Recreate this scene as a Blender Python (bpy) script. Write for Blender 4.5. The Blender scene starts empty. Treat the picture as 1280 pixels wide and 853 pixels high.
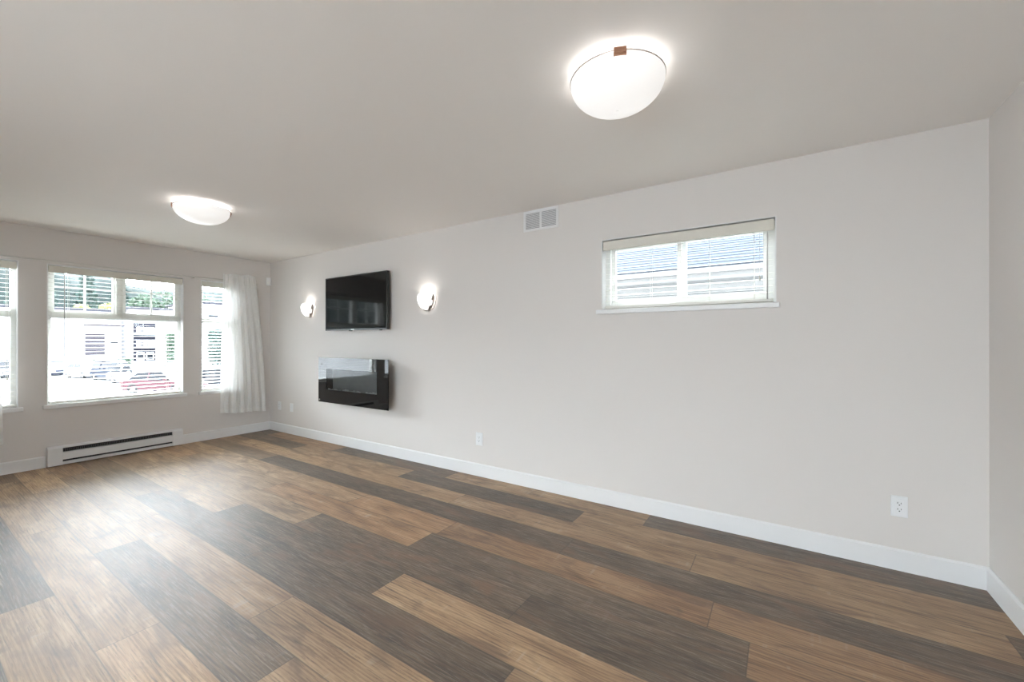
import bpy, bmesh, math, random
from mathutils import Vector, Matrix
random.seed(7)
SC = bpy.context.scene
COL = SC.collection
PI = math.pi

# ------------------------------------------------------------------ camera
cam = bpy.data.cameras.new('camera'); cam_ob = bpy.data.objects.new('camera', cam); COL.objects.link(cam_ob)
cam.sensor_width = 36.0; cam.lens = 36.0 * 516.02 / 1280.0; cam.clip_start = 0.05; cam.clip_end = 400
cam_ob.location = (6.280, -3.135, 1.2846)
cam_ob.rotation_euler = (math.radians(90.073), 0, math.radians(33.118))
SC.camera = cam_ob

# ------------------------------------------------------------------ sky, exposure
SKY = 12.5
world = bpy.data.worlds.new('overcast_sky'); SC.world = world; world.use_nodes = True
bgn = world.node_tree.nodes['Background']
bgn.inputs['Color'].default_value = (0.865, 0.93, 1.0, 1)
# brighter sky lobe added above the street, out of view, for floor sheen
SHEEN_GLOW = 36.0
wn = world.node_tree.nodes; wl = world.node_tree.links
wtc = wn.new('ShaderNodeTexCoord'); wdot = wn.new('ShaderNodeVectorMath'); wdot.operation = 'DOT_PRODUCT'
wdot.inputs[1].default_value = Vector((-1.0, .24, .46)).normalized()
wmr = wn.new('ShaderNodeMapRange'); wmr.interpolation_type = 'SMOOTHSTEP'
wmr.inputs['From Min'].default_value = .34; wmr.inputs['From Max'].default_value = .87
wmr.inputs['To Min'].default_value = SKY; wmr.inputs['To Max'].default_value = SKY + SHEEN_GLOW
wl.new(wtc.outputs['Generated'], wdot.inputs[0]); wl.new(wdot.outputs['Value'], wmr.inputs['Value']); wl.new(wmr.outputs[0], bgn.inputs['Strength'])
SC.view_settings.view_transform = 'Standard'; SC.view_settings.look = 'None'
SC.view_settings.gamma = 1.0; SC.view_settings.use_curve_mapping = False
SC.view_settings.exposure = 0.10
SC.cycles.use_denoising = True
SC.cycles.max_bounces = 12; SC.cycles.diffuse_bounces = 8; SC.cycles.transparent_max_bounces = 16
SC.cycles.sample_clamp_indirect = 6.0
DOME_EMIT = .52; DOME_BULB = 1.4; SCONCE_EMIT = .90; SCONCE_BULB = 1.25

# ------------------------------------------------------------------ materials
def new_mat(name):
    m = bpy.data.materials.new(name); m.use_nodes = True
    return m, m.node_tree, m.node_tree.nodes['Principled BSDF']

def N(nt, kind, **kw):
    n = nt.nodes.new(kind)
    for k, v in kw.items():
        if k in n.inputs.keys(): n.inputs[k].default_value = v
        else: setattr(n, k, v)
    return n

def mat(name, col, rough=0.5, metal=0.0, bump=0.0, bscale=200.0, var=0.0, spec=0.5, coat=0.0):
    m, nt, b = new_mat(name)
    b.inputs['Base Color'].default_value = (*col, 1); b.inputs['Roughness'].default_value = rough
    b.inputs['Metallic'].default_value = metal; b.inputs['Specular IOR Level'].default_value = spec
    b.inputs['Coat Weight'].default_value = coat
    tc = N(nt, 'ShaderNodeTexCoord')
    no = N(nt, 'ShaderNodeTexNoise'); no.inputs['Scale'].default_value = bscale; no.inputs['Detail'].default_value = 3
    nt.links.new(tc.outputs['Object'], no.inputs['Vector'])
    if bump > 0:
        bp = N(nt, 'ShaderNodeBump'); bp.inputs['Strength'].default_value = bump; bp.inputs['Distance'].default_value = 0.001
        nt.links.new(no.outputs['Fac'], bp.inputs['Height']); nt.links.new(bp.outputs['Normal'], b.inputs['Normal'])
    if var > 0:
        mx = N(nt, 'ShaderNodeMix'); mx.data_type = 'RGBA'
        mx.inputs[6].default_value = (*[c * (1 - var) for c in col], 1); mx.inputs[7].default_value = (*[min(1, c * (1 + var)) for c in col], 1)
        nt.links.new(no.outputs['Fac'], mx.inputs[0]); nt.links.new(mx.outputs[2], b.inputs['Base Color'])
    return m

def emit_mat(name, col, strength):
    m, nt, b = new_mat(name)
    b.inputs['Base Color'].default_value = (0.8, 0.8, 0.8, 1); b.inputs['Roughness'].default_value = 0.25
    b.inputs['Emission Color'].default_value = (*col, 1); b.inputs['Emission Strength'].default_value = strength
    return m

def glass_mat(name, tint=(1, 1, 1)):
    m, nt, b = new_mat(name); nt.nodes.remove(b)
    out = nt.nodes['Material Output']
    tr = N(nt, 'ShaderNodeBsdfTransparent'); tr.inputs['Color'].default_value = (*tint, 1)
    gl = N(nt, 'ShaderNodeBsdfGlossy'); gl.inputs['Roughness'].default_value = 0.0
    fr = N(nt, 'ShaderNodeFresnel'); fr.inputs['IOR'].default_value = 1.45
    mx = N(nt, 'ShaderNodeMixShader')
    nt.links.new(fr.outputs[0], mx.inputs[0]); nt.links.new(tr.outputs[0], mx.inputs[1]); nt.links.new(gl.outputs[0], mx.inputs[2])
    nt.links.new(mx.outputs[0], out.inputs['Surface'])
    return m

def sheer_mat(name, open_=0.22):
    m, nt, b = new_mat(name); nt.nodes.remove(b)
    out = nt.nodes['Material Output']
    tr = N(nt, 'ShaderNodeBsdfTransparent')
    df = N(nt, 'ShaderNodeBsdfDiffuse'); df.inputs['Color'].default_value = (0.92, 0.92, 0.91, 1)
    tl = N(nt, 'ShaderNodeBsdfTranslucent'); tl.inputs['Color'].default_value = (0.86, 0.86, 0.85, 1)
    a = N(nt, 'ShaderNodeMixShader'); a.inputs[0].default_value = 0.20
    c = N(nt, 'ShaderNodeMixShader'); c.inputs[0].default_value = 1 - open_
    tc = N(nt, 'ShaderNodeTexCoord'); wv = N(nt, 'ShaderNodeTexNoise'); wv.inputs['Scale'].default_value = 40
    mr = N(nt, 'ShaderNodeMapRange'); mr.inputs['To Min'].default_value = 1 - open_ * 1.5; mr.inputs['To Max'].default_value = 1 - open_ * 0.5
    nt.links.new(tc.outputs['Object'], wv.inputs['Vector']); nt.links.new(wv.outputs['Fac'], mr.inputs['Value'])
    nt.links.new(mr.outputs[0], c.inputs[0])
    nt.links.new(df.outputs[0], a.inputs[1]); nt.links.new(tl.outputs[0], a.inputs[2])
    nt.links.new(tr.outputs[0], c.inputs[1]); nt.links.new(a.outputs[0], c.inputs[2])
    nt.links.new(c.outputs[0], out.inputs['Surface'])
    return m

def floor_mat():
    m, nt, b = new_mat('vinyl_plank')
    L = nt.links.new
    uv = N(nt, 'ShaderNodeUVMap'); uv.uv_map = 'plank'
    ed = N(nt, 'ShaderNodeUVMap'); ed.uv_map = 'edge'
    at = N(nt, 'ShaderNodeAttribute'); at.attribute_name = 'tone'
    sep = N(nt, 'ShaderNodeSeparateColor'); L(at.outputs['Color'], sep.inputs[0])
    def noise(sx, sy, detail, rough, dist=0.0):
        mp = N(nt, 'ShaderNodeMapping'); mp.inputs['Scale'].default_value = (sx, sy, 1); L(uv.outputs[0], mp.inputs[0])
        n = N(nt, 'ShaderNodeTexNoise'); n.inputs['Scale'].default_value = 1; n.inputs['Detail'].default_value = detail
        n.inputs['Roughness'].default_value = rough; n.inputs['Distortion'].default_value = dist; L(mp.outputs[0], n.inputs['Vector'])
        return n.outputs['Fac']
    def ramp(f, stops):
        r = N(nt, 'ShaderNodeValToRGB'); e = r.color_ramp.elements
        while len(e) < len(stops): e.new(0.5)
        for i, (p_, c_) in enumerate(stops):
            e[i].position = p_; e[i].color = (*c_, 1) if isinstance(c_, tuple) else (c_, c_, c_, 1)
        L(f, r.inputs[0]); return r.outputs[0]
    def mix(fac, a_, b_, mode='MIX'):
        x = N(nt, 'ShaderNodeMix'); x.data_type = 'RGBA'; x.blend_type = mode
        for s, v in ((0, fac), (6, a_), (7, b_)):
            if isinstance(v, (int, float)): x.inputs[s].default_value = v
            elif isinstance(v, tuple): x.inputs[s].default_value = (*v, 1)
            else: L(v, x.inputs[s])
        return x.outputs[2]
    broad = noise(1.6, 9, 4, .55, 1.2)
    grain = noise(3.2, 85, 7, .72, .7)
    fine = noise(6, 150, 5, .78, .5)
    blot = noise(2.6, 7, 3, .6, .8)
    mpw = N(nt, 'ShaderNodeMapping'); mpw.inputs['Scale'].default_value = (.9, 10, 1); L(uv.outputs[0], mpw.inputs[0])
    wav = N(nt, 'ShaderNodeTexWave', bands_direction='Y'); wav.inputs['Scale'].default_value = 2.2; wav.inputs['Distortion'].default_value = 7.0
    wav.inputs['Detail'].default_value = 3; wav.inputs['Detail Scale'].default_value = .8; wav.inputs['Detail Roughness'].default_value = .6; L(mpw.outputs[0], wav.inputs['Vector'])
    saw = noise(34, 3.0, 2, .5)
    rings = N(nt, 'ShaderNodeMapRange'); rings.inputs['To Min'].default_value = .40; rings.inputs['To Max'].default_value = .58; L(wav.outputs['Fac'], rings.inputs['Value'])
    g = mix(.5, broad, grain, 'MIX'); g = mix(.30, g, rings.outputs[0])
    tan = ramp(g, [(.36, (.13, .070, .034)), (.44, (.29, .172, .088)), (.52, (.43, .276, .150)), (.63, (.58, .405, .235))])
    dark = ramp(g, [(.37, (.014, .009, .005)), (.45, (.050, .031, .018)), (.53, (.098, .064, .039)), (.63, (.20, .146, .098))])
    orange = ramp(g, [(.36, (.105, .048, .020)), (.44, (.22, .112, .048)), (.52, (.345, .196, .095)), (.63, (.49, .315, .175))])
    c = mix(sep.outputs[0], dark, tan)
    c = mix(sep.outputs[1], c, orange)
    # weathered flecks and knots, marks of the printed wood itself
    c = mix(ramp(fine, [(.52, 0.0), (.60, .58)]), c, mix(sep.outputs[0], (.29, .24, .19), (.15, .088, .046)))
    c = mix(ramp(blot, [(.54, 0.0), (.68, .62)]), c, mix(sep.outputs[0], (.17, .088, .045), (.12, .070, .042)))
    c = mix(ramp(grain, [(.36, .6), (.43, 0.0)]), c, (.05, .034, .024))
    sawf = mix(1.0, ramp(saw, [(.60, 0.0), (.68, .5)]), ramp(broad, [(.5, 0.0), (.62, 1.0)]), 'MULTIPLY')
    c = mix(sawf, c, mix(sep.outputs[0], (.16, .125, .10), (.46, .36, .26)))
    br = N(nt, 'ShaderNodeMapRange'); br.inputs['To Min'].default_value = .80; br.inputs['To Max'].default_value = 1.15
    L(sep.outputs[2], br.inputs['Value'])
    c = mix(1.0, c, br.outputs[0], 'MULTIPLY')
    # grooves between planks
    se = N(nt, 'ShaderNodeSeparateXYZ'); L(ed.outputs[0], se.inputs[0])
    mn = N(nt, 'ShaderNodeMath', operation='MINIMUM'); L(se.outputs[0], mn.inputs[0]); L(se.outputs[1], mn.inputs[1])
    gr = ramp(mn.outputs[0], [(0.0, .75), (.0035, 0.0)])
    c = mix(gr, c, (.035, .025, .019))
    L(c, b.inputs['Base Color'])
    rg = N(nt, 'ShaderNodeMapRange'); rg.inputs['To Min'].default_value = .54; rg.inputs['To Max'].default_value = .72
    L(grain, rg.inputs['Value']); L(rg.outputs[0], b.inputs['Roughness'])
    b.inputs['Specular IOR Level'].default_value = .75; b.inputs['Coat Weight'].default_value = .5; b.inputs['Coat IOR'].default_value = 1.6; b.inputs['Coat Roughness'].default_value = .58
    bp = N(nt, 'ShaderNodeBump'); bp.inputs['Strength'].default_value = .35; bp.inputs['Distance'].default_value = .0012
    L(grain, bp.inputs['Height']); L(bp.outputs[0], b.inputs['Normal'])
    return m

M = {
 'wall': mat('wall_paint', (.70, .669, .645), .75, bump=.12, bscale=260),
 'ceil': mat('ceiling_paint', (.86, .835, .81), .85, bump=.15, bscale=180),
 'trim': mat('trim_paint', (.80, .805, .81), .35, bump=.05),
 'vinyl': mat('window_vinyl', (.80, .80, .78), .4, bump=.03),
 'blind': mat('blind_vinyl', (.78, .765, .715), .45, bump=.05),
 'valance': mat('valance_vinyl', (.68, .655, .585), .5, bump=.05),
 'cord': mat('blind_cord', (.62, .60, .55), .8, bump=.2, bscale=900),
 'wand': mat('wand_plastic', (.42, .41, .40), .3, bump=.02),
 'rod': mat('rod_paint', (.66, .64, .61), .4, bump=.03),
 'glass': glass_mat('window_glass', (.94, .97, .96)),
 'sheer': sheer_mat('sheer_voile', .075),
 'hem': sheer_mat('sheer_hem', .03),
 'heat': mat('heater_enamel', (.80, .81, .82), .35, bump=.04),
 'dark': mat('dark_slot', (.03, .032, .035), .6, bump=.1),
 'fin': mat('heater_fins', (.16, .165, .17), .4, .6, bump=.1),
 'tv': mat('tv_plastic', (.012, .012, .013), .3, bump=.03),
 'screen': mat('tv_screen', (.004, .004, .0045), .07, spec=.27, bump=.0),
 'fglass': mat('fireplace_glass', (.004, .004, .0045), .02, spec=.62),
 'fbox': mat('firebox_lining', (.34, .35, .35), .35, .3, var=.15, bscale=14),
 'badge': mat('badge_silver', (.6, .6, .6), .3, .5, bump=.02),
 'crystal': mat('clear_crystal', (.80, .82, .82), .08, spec=.8, bump=.1),
 'copper': mat('clip_copper', (.42, .23, .15), .35, .7, bump=.05),
 'nickel': mat('sconce_metal', (.40, .36, .33), .28, .9, bump=.03),
 'pan': mat('lamp_pan', (.8, .8, .8), .4, bump=.02),
 'dome': emit_mat('lit_opal_glass', (1.0, .985, .965), DOME_EMIT),
 'bowl': emit_mat('lit_sconce_glass', (1.0, .98, .955), SCONCE_EMIT),
 'plate': mat('outlet_plastic', (.80, .81, .82), .35, bump=.02),
 'grille': mat('grille_enamel', (.78, .78, .79), .45, bump=.04),
 'duct': mat('duct_shadow', (.20, .205, .22), .7, bump=.05),
 'asphalt': mat('asphalt', (.32, .32, .325), .9, spec=.08, bump=.3, bscale=20, var=.12),
 'white_wall': mat('white_cladding', (.80, .80, .82), .8, spec=.08, var=.03, bscale=2),
 'grey_wall': mat('grey_cladding', (.026, .026, .036), .8, spec=.08, var=.1, bscale=3),
 'bwin': mat('building_glass', (.015, .018, .024), .15, var=.2, bscale=1, spec=.18),
 'slat_door': mat('door_boards', (.045, .038, .048), .6, spec=.08, var=.2, bscale=4),
 'brown_roof': mat('flat_roofing', (.045, .045, .055), .9, spec=.08, var=.1, bscale=5),
 'siding': mat('vinyl_siding', (.27, .27, .265), .6, spec=.08, var=.04, bscale=6),
 'shingle': mat('roof_shingle', (.030, .036, .047), .85, spec=.08, bump=.5, bscale=30, var=.35),
 'bounce_deck': mat('bounce_deck_boards', (.76, .75, .73), .7, bump=.2, bscale=30, var=.08),
 'eave': mat('eave_paint', (.25, .25, .245), .6, spec=.08, var=.04, bscale=6),
 'bark': mat('bark', (.07, .055, .045), .9, spec=.08, bump=.5, bscale=30),
 'leaf_dark': mat('evergreen_needles', (.06, .088, .080), .8, spec=.08, var=.5, bscale=1.2),
 'forest': mat('forest_canopy', (.014, .021, .020), .9, spec=.08, var=.6, bscale=.6, bump=.5),
 'leaf_mid': mat('green_leaves', (.085, .118, .088), .8, spec=.08, var=.5, bscale=1.5),
 'leaf_yellow': mat('yellow_green_leaves', (.36, .38, .14), .8, spec=.08, var=.4, bscale=2),
 'tyre': mat('tyre_rubber', (.02, .02, .02), .8, bump=.2),
 'rim': mat('wheel_rim', (.5, .5, .52), .3, .8),
 'carglass': mat('car_glass', (.012, .014, .018), .08, spec=.2),
 'lampglass': mat('car_lamp', (.7, .7, .72), .1),
 'tail': mat('car_tail_lamp', (.35, .02, .02), .2),
}
M['floor'] = floor_mat()
def blind_mat():
    m, nt, b = new_mat('blind_slat_vinyl'); out = nt.nodes['Material Output']
    b.inputs['Base Color'].default_value = (.80, .79, .745, 1); b.inputs['Roughness'].default_value = .4
    tl = N(nt, 'ShaderNodeBsdfTranslucent'); tl.inputs['Color'].default_value = (.85, .84, .79, 1)
    tc = N(nt, 'ShaderNodeTexCoord'); no = N(nt, 'ShaderNodeTexNoise'); no.inputs['Scale'].default_value = 60
    mr = N(nt, 'ShaderNodeMapRange'); mr.inputs['To Min'].default_value = .10; mr.inputs['To Max'].default_value = .18
    nt.links.new(tc.outputs['Object'], no.inputs['Vector']); nt.links.new(no.outputs['Fac'], mr.inputs['Value'])
    mx = N(nt, 'ShaderNodeMixShader'); nt.links.new(mr.outputs[0], mx.inputs[0])
    nt.links.new(b.outputs[0], mx.inputs[1]); nt.links.new(tl.outputs[0], mx.inputs[2]); nt.links.new(mx.outputs[0], out.inputs['Surface'])
    return m
M['slat'] = blind_mat()
CARC = {k: mat('car_paint_' + k, c, .30, spec=.25) for k, c in dict(navy=(.012, .016, .032), grey=(.03, .032, .038), white=(.72, .72, .74), silver=(.36, .38, .42), red=(.075, .025, .033)).items()}

# ------------------------------------------------------------------ mesh helpers
class MB:
    def __init__(s): s.bm = bmesh.new()
    def box(s, x0, y0, z0, x1, y1, z1, bev=0.0, rot=None, piv=None):
        x0, x1 = sorted((x0, x1)); y0, y1 = sorted((y0, y1)); z0, z1 = sorted((z0, z1))
        vs = [s.bm.verts.new(v) for v in ((x0,y0,z0),(x1,y0,z0),(x1,y1,z0),(x0,y1,z0),(x0,y0,z1),(x1,y0,z1),(x1,y1,z1),(x0,y1,z1))]
        fs = [s.bm.faces.new([vs[i] for i in q]) for q in ((3,2,1,0),(4,5,6,7),(0,1,5,4),(1,2,6,5),(2,3,7,6),(3,0,4,7))]
        geo = vs
        if bev > 0:
            es = list({e for f in fs for e in f.edges})
            r = bmesh.ops.bevel(s.bm, geom=es, offset=bev, segments=2, affect='EDGES', profile=.5)
            geo = list({v for f in r['faces'] for v in f.verts})
        if rot is not None:
            bmesh.ops.rotate(s.bm, verts=geo, cent=Vector(piv), matrix=rot)
        return geo
    def tube(s, pts, r, n=10, cap=True):
        pts = [Vector(p_) for p_ in pts]; rings = []
        for i, p_ in enumerate(pts):
            d = (pts[min(i+1, len(pts)-1)] - pts[max(i-1, 0)]).normalized()
            a = d.orthogonal().normalized() if i == 0 else (rings_a - d * rings_a.dot(d)).normalized()
            rings_a = a; b_ = d.cross(a)
            rr = r[i] if isinstance(r, (list, tuple)) else r
            rings.append([s.bm.verts.new(p_ + (a*math.cos(2*PI*k/n) + b_*math.sin(2*PI*k/n))*rr) for k in range(n)])
        for i in range(len(rings)-1):
            for k in range(n):
                f = s.bm.faces.new((rings[i][k], rings[i][(k+1) % n], rings[i+1][(k+1) % n], rings[i+1][k])); f.smooth = n > 6
        if cap:
            s.bm.faces.new(rings[0][::-1]); s.bm.faces.new(rings[-1])
    def lathe(s, prof, c, n=48, a0=0, a1=2*PI, axis='z'):
        full = abs(a1 - a0 - 2*PI) < 1e-6
        cols = n if full else n + 1; rings = []
        for (r, z) in prof:
            ring = []
            for k in range(cols):
                a = a0 + (a1 - a0)*k/n
                if axis == 'z': v = (c[0]+r*math.cos(a), c[1]+r*math.sin(a), c[2]+z)
                elif axis == 'y': v = (c[0]+r*math.cos(a), c[1]+z, c[2]+r*math.sin(a))
                else: v = (c[0]+z, c[1]+r*math.cos(a), c[2]+r*math.sin(a))
                ring.append(s.bm.verts.new(v))
            rings.append(ring)
        for i in range(len(rings)-1):
            for k in range(n):
                k2 = (k+1) % cols if full else k+1
                f = s.bm.faces.new((rings[i][k], rings[i][k2], rings[i+1][k2], rings[i+1][k])); f.smooth = True
    def prism(s, poly, axis, a, b_):
        def P(u, v, w): return {'y': (u, w, v), 'x': (w, u, v), 'z': (u, v, w)}[axis]
        A = [s.bm.verts.new(P(u, v, a)) for u, v in poly]; B = [s.bm.verts.new(P(u, v, b_)) for u, v in poly]
        n = len(poly)
        s.bm.faces.new(A); s.bm.faces.new(B[::-1])
        for i in range(n): s.bm.faces.new((A[i], B[i], B[(i+1) % n], A[(i+1) % n]))
        return A + B
    def grid(s, fn, nu, nv):
        V = [[s.bm.verts.new(fn(i/nu, j/nv)) for i in range(nu+1)] for j in range(nv+1)]
        for j in range(nv):
            for i in range(nu):
                f = s.bm.faces.new((V[j][i], V[j][i+1], V[j+1][i+1], V[j+1][i])); f.smooth = True
    def quad(s, *p_): s.bm.faces.new([s.bm.verts.new(v) for v in p_])
    def build(s, name, m, parent=None, loc=None):
        bmesh.ops.remove_doubles(s.bm, verts=s.bm.verts, dist=1e-6)
        bmesh.ops.recalc_face_normals(s.bm, faces=s.bm.faces)
        me = bpy.data.meshes.new(name); s.bm.to_mesh(me); s.bm.free()
        me.materials.append(m)
        o = bpy.data.objects.new(name, me); COL.objects.link(o)
        if loc is not None: o.location = loc
        if parent is not None:
            o.parent = parent
            if parent.parent: base = parent.parent.location + parent.location
            else: base = parent.location
            if parent.type == 'EMPTY' and loc is None and parent.get('_world'):
                o.location = -Vector(parent.location)
        return o

def tag(o, label, cat, group=None):
    o['label'] = label; o['category'] = cat
    if group: o['group'] = group
    return o
def empty(name, loc, label, cat, group=None):
    o = bpy.data.objects.new(name, None); COL.objects.link(o); o.location = loc; o.empty_display_size = .1
    return tag(o, label, cat, group)
def part(mb, name, m, root, label=None, deep=None):
    """mesh given in world coordinates, parented under a thing whose Empty stands at root.location"""
    bmesh.ops.translate(mb.bm, verts=mb.bm.verts, vec=-Vector(root.location))
    o = mb.build(name, m); o.parent = deep or root
    if label: o['label'] = label
    return o
def struct(mb, name, m, parent=None):
    o = mb.build(name, m)
    if parent: o.parent = parent
    else: o['kind'] = 'structure'
    return o
def copy_tree(o, parent=None):
    c = o.copy(); COL.objects.link(c)
    if parent is not None: c.parent = parent
    for ch in list(o.children): copy_tree(ch, c)
    return c
def box1(*a, **k):
    m_ = MB(); m_.box(*a, **k); return m_

# ================================================================== THE ROOM
LX, WY, H = 7.18, -5.6, 2.44
T = .16
def wall_with_holes(axis, a0, a1, t0, t1, holes, name):
    """axis 'x': wall runs along y at x in t0..t1 ; axis 'y': runs along x at y in t0..t1. holes: (u0,u1,z0,z1)"""
    mb = MB()
    us = sorted({a0, a1, *[h[0] for h in holes], *[h[1] for h in holes]})
    zs = sorted({0, H, *[h[2] for h in holes], *[h[3] for h in holes]})
    bm = mb.bm; cache = {}
    def V(u, t, z):
        k = (u, t, z)
        if k not in cache: cache[k] = bm.verts.new((t, u, z) if axis == 'x' else (u, t, z))
        return cache[k]
    def solid(i, j):
        if i < 0 or j < 0 or i >= len(us)-1 or j >= len(zs)-1: return False
        uc = (us[i]+us[i+1])/2; zc = (zs[j]+zs[j+1])/2
        return not any(h[0] < uc < h[1] and h[2] < zc < h[3] for h in holes)
    for i in range(len(us)-1):
        for j in range(len(zs)-1):
            if not solid(i, j): continue
            u0, u1, z0, z1 = us[i], us[i+1], zs[j], zs[j+1]
            for t in (t0, t1): bm.faces.new((V(u0,t,z0), V(u1,t,z0), V(u1,t,z1), V(u0,t,z1)))
            if not solid(i-1, j): bm.faces.new((V(u0,t0,z0), V(u0,t1,z0), V(u0,t1,z1), V(u0,t0,z1)))
            if not solid(i+1, j): bm.faces.new((V(u1,t0,z0), V(u1,t1,z0), V(u1,t1,z1), V(u1,t0,z1)))
            if not solid(i, j-1): bm.faces.new((V(u0,t0,z0), V(u1,t0,z0), V(u1,t1,z0), V(u0,t1,z0)))
            if not solid(i, j+1): bm.faces.new((V(u0,t0,z1), V(u1,t0,z1), V(u1,t1,z1), V(u0,t1,z1)))
    return struct(mb, name, M['wall'])

# openings on the street wall (y0,y1,z0,z1) and on the long wall (x0,x1,z0,z1)
ZB, ZT = .632, 2.083
BIG = (-2.200, -1.048, ZB, ZT); RIGHT = (-.861, -.480, ZB, ZT); LEFT = (-2.768, -2.387, ZB, ZT)
SIDE = (5.084, 6.254, 1.532, 2.090)
wall_with_holes('x', WY, 0, -T, 0, [BIG, RIGHT, LEFT], 'wall_left')
wall_with_holes('y', -T, LX + T, 0, T, [SIDE], 'wall_back')
FILL_WIN = (-5.1, -4.1, 1.0, 2.05)
wall_with_holes('x', WY, 0, LX, LX + T, [FILL_WIN], 'wall_right')
FILL_DOOR = (3.5, 6.8, .02, 2.16)
wall_with_holes('y', -T, LX + T, WY - T, WY, [FILL_DOOR], 'wall_front')
struct(box1(-T, WY - T, H, LX + T, T, H + .2), 'ceiling', M['ceil'])

# ---- plank floor: every plank a face of the floor, tones as laid in the room
def build_floor():
    W = .2205; OFF = -.0025
    rows = {
     0: [(.35, 'D'), (1.85, 'O'), (3.62, 'D'), (5.47, 'T'), (LX, 'D')],
     1: [(1.36, 'D'), (3.22, 'T'), (5.035, 'D'), (LX, 'T')],
     2: [(.45, 'M'), (2.25, 'T'), (4.06, 'T'), (5.85, 'T'), (7.10, 'T'), (LX, 'D')],
     3: [(1.52, 'M'), (3.35, 'D'), (5.15, 'D'), (LX, 'D')],
     4: [(1.55, 'T'), (3.38, 'T'), (4.35, 'O'), (6.0, 'O'), (LX, 'O')],
     5: [(.68, 'O'), (2.50, 'T'), (4.32, 'O'), (6.165, 'D'), (LX, 'O')],
     6: [(1.58, 'T'), (3.41, 'T'), (5.22, 'D'), (LX, 'D')],
     7: [(.9, 'M'), (2.72, 'T'), (4.53, 'D'), (6.33, 'T'), (LX, 'D')],
     8: [(1.8, 'M'), (3.6, 'D'), (5.4, 'D'), (LX, 'M')],
     9: [(.6, 'O'), (2.4, 'M'), (4.22, 'M'), (6.03, 'T'), (LX, 'D')],
     10: [(1.0, 'T'), (2.8, 'T'), (4.62, 'D'), (6.4, 'T'), (LX, 'T')],
     11: [(.4, 'M'), (2.1, 'T'), (3.9, 'T'), (5.7, 'T'), (LX, 'D')],
     12: [(1.4, 'M'), (3.2, 'D'), (5.0, 'T'), (LX, 'T')],
    }
    k = 13
    while -k*W > WY:
        x = random.uniform(.4, 1.8); lst = []
        while x < LX: lst.append((x, random.choice('DTTMO'))); x += 1.82
        lst.append((LX, random.choice('DT'))); rows[k] = lst; k += 1
    bm = bmesh.new(); uvl = bm.loops.layers.uv.new('plank'); edl = bm.loops.layers.uv.new('edge'); cl = bm.loops.layers.float_color.new('tone')
    tone = {'D': (.04, .0), 'T': (.98, .0), 'O': (.85, .85), 'M': (.50, .25)}
    for k, lst in rows.items():
        y1 = 0.0 if k == 0 else OFF - k*W; y0 = max(WY, OFF - (k+1)*W); x0 = 0.0
        if y0 >= y1: continue
        for (xe, tn) in lst:
            vs = [bm.verts.new(v) for v in ((x0, y0, 0), (xe, y0, 0), (xe, y1, 0), (x0, y1, 0))]
            f = bm.faces.new(vs); ou = random.uniform(0, 90); ov = random.uniform(0, 90)
            r, g = tone[tn]; r = min(1, max(0, r + random.uniform(-.07, .07))); g = max(0, g + (random.uniform(-.1, .12) if g > 0 else random.uniform(0, .12))); bb = random.random()
            for lp, (du, dv) in zip(f.loops, ((0, 0), (xe-x0, 0), (xe-x0, y1-y0), (0, y1-y0))):
                lp[uvl].uv = (ou + du, ov + dv); lp[cl] = (r, g, bb, 1)
            x0 = xe
    # distance to the plank edges: cut each plank along its middle so the second map can run 0 at the joints
    out = bmesh.new(); u2 = out.loops.layers.uv.new('plank'); e2 = out.loops.layers.uv.new('edge'); c2 = out.loops.layers.float_color.new('tone')
    for f in bm.faces:
        l = [(lp.vert.co.copy(), lp[uvl].uv.copy(), tuple(lp[cl])) for lp in f.loops]
        (xa, ya), (xb, yb) = l[0][0].xy, l[2][0].xy; ua = l[0][1]; c_ = l[0][2]
        xm, ym = (xa+xb)/2, (ya+yb)/2
        for (p0, p1) in ((xa, xm), (xm, xb)):
            for (q0, q1) in ((ya, ym), (ym, yb)):
                nf = out.faces.new([out.verts.new((x_, y_, 0)) for x_, y_ in ((p0, q0), (p1, q0), (p1, q1), (p0, q1))])
                for lp in nf.loops:
                    x_, y_ = lp.vert.co.x, lp.vert.co.y
                    lp[u2].uv = (ua.x + x_ - xa, ua.y + y_ - ya)
                    lp[e2].uv = (min(x_ - xa, xb - x_), min(y_ - ya, yb - y_)); lp[c2] = c_
    bm.free()
    # slab underneath
    for v0 in (-.2,):
        vs = [out.verts.new(v) for v in ((-T, WY-T, v0), (LX+T, WY-T, v0), (LX+T, T, v0), (-T, T, v0), (-T, WY-T, -.001), (LX+T, WY-T, -.001), (LX+T, T, -.001), (-T, T, -.001))]
        for q in ((3,2,1,0),(4,5,6,7),(0,1,5,4),(1,2,6,5),(2,3,7,6),(3,0,4,7)): out.faces.new([vs[i] for i in q])
    me = bpy.data.meshes.new('floor'); out.to_mesh(me); out.free(); me.materials.append(M['floor'])
    o = bpy.data.objects.new('floor', me); COL.objects.link(o); o['kind'] = 'structure'
build_floor()

# ---- baseboards
BH, BT = .118, .014
def baseboard(name, axis, spans, t0, t1):
    mb = MB(); d = t1 - t0
    prof = [(t0, 0), (t1, 0), (t1, BH - .010), (t0 + d*.35, BH), (t0, BH)]
    for a0, a1 in spans: mb.prism(prof, 'y' if axis == 'x' else 'x', a0, a1)
    struct(mb, name, M['trim'])
HY0, HY1 = -2.202, -1.072
baseboard('baseboard_left', 'x', [(WY, HY0 - .004), (HY1 + .004, 0)], 0, BT)
baseboard('baseboard_back', 'y', [(BT, LX)], 0, -BT)
baseboard('baseboard_right', 'x', [(WY, -BT)], LX, LX - BT)
baseboard('baseboard_front', 'y', [(BT, FILL_DOOR[0]), (FILL_DOOR[1], LX - BT)], WY, WY + BT)

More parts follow.
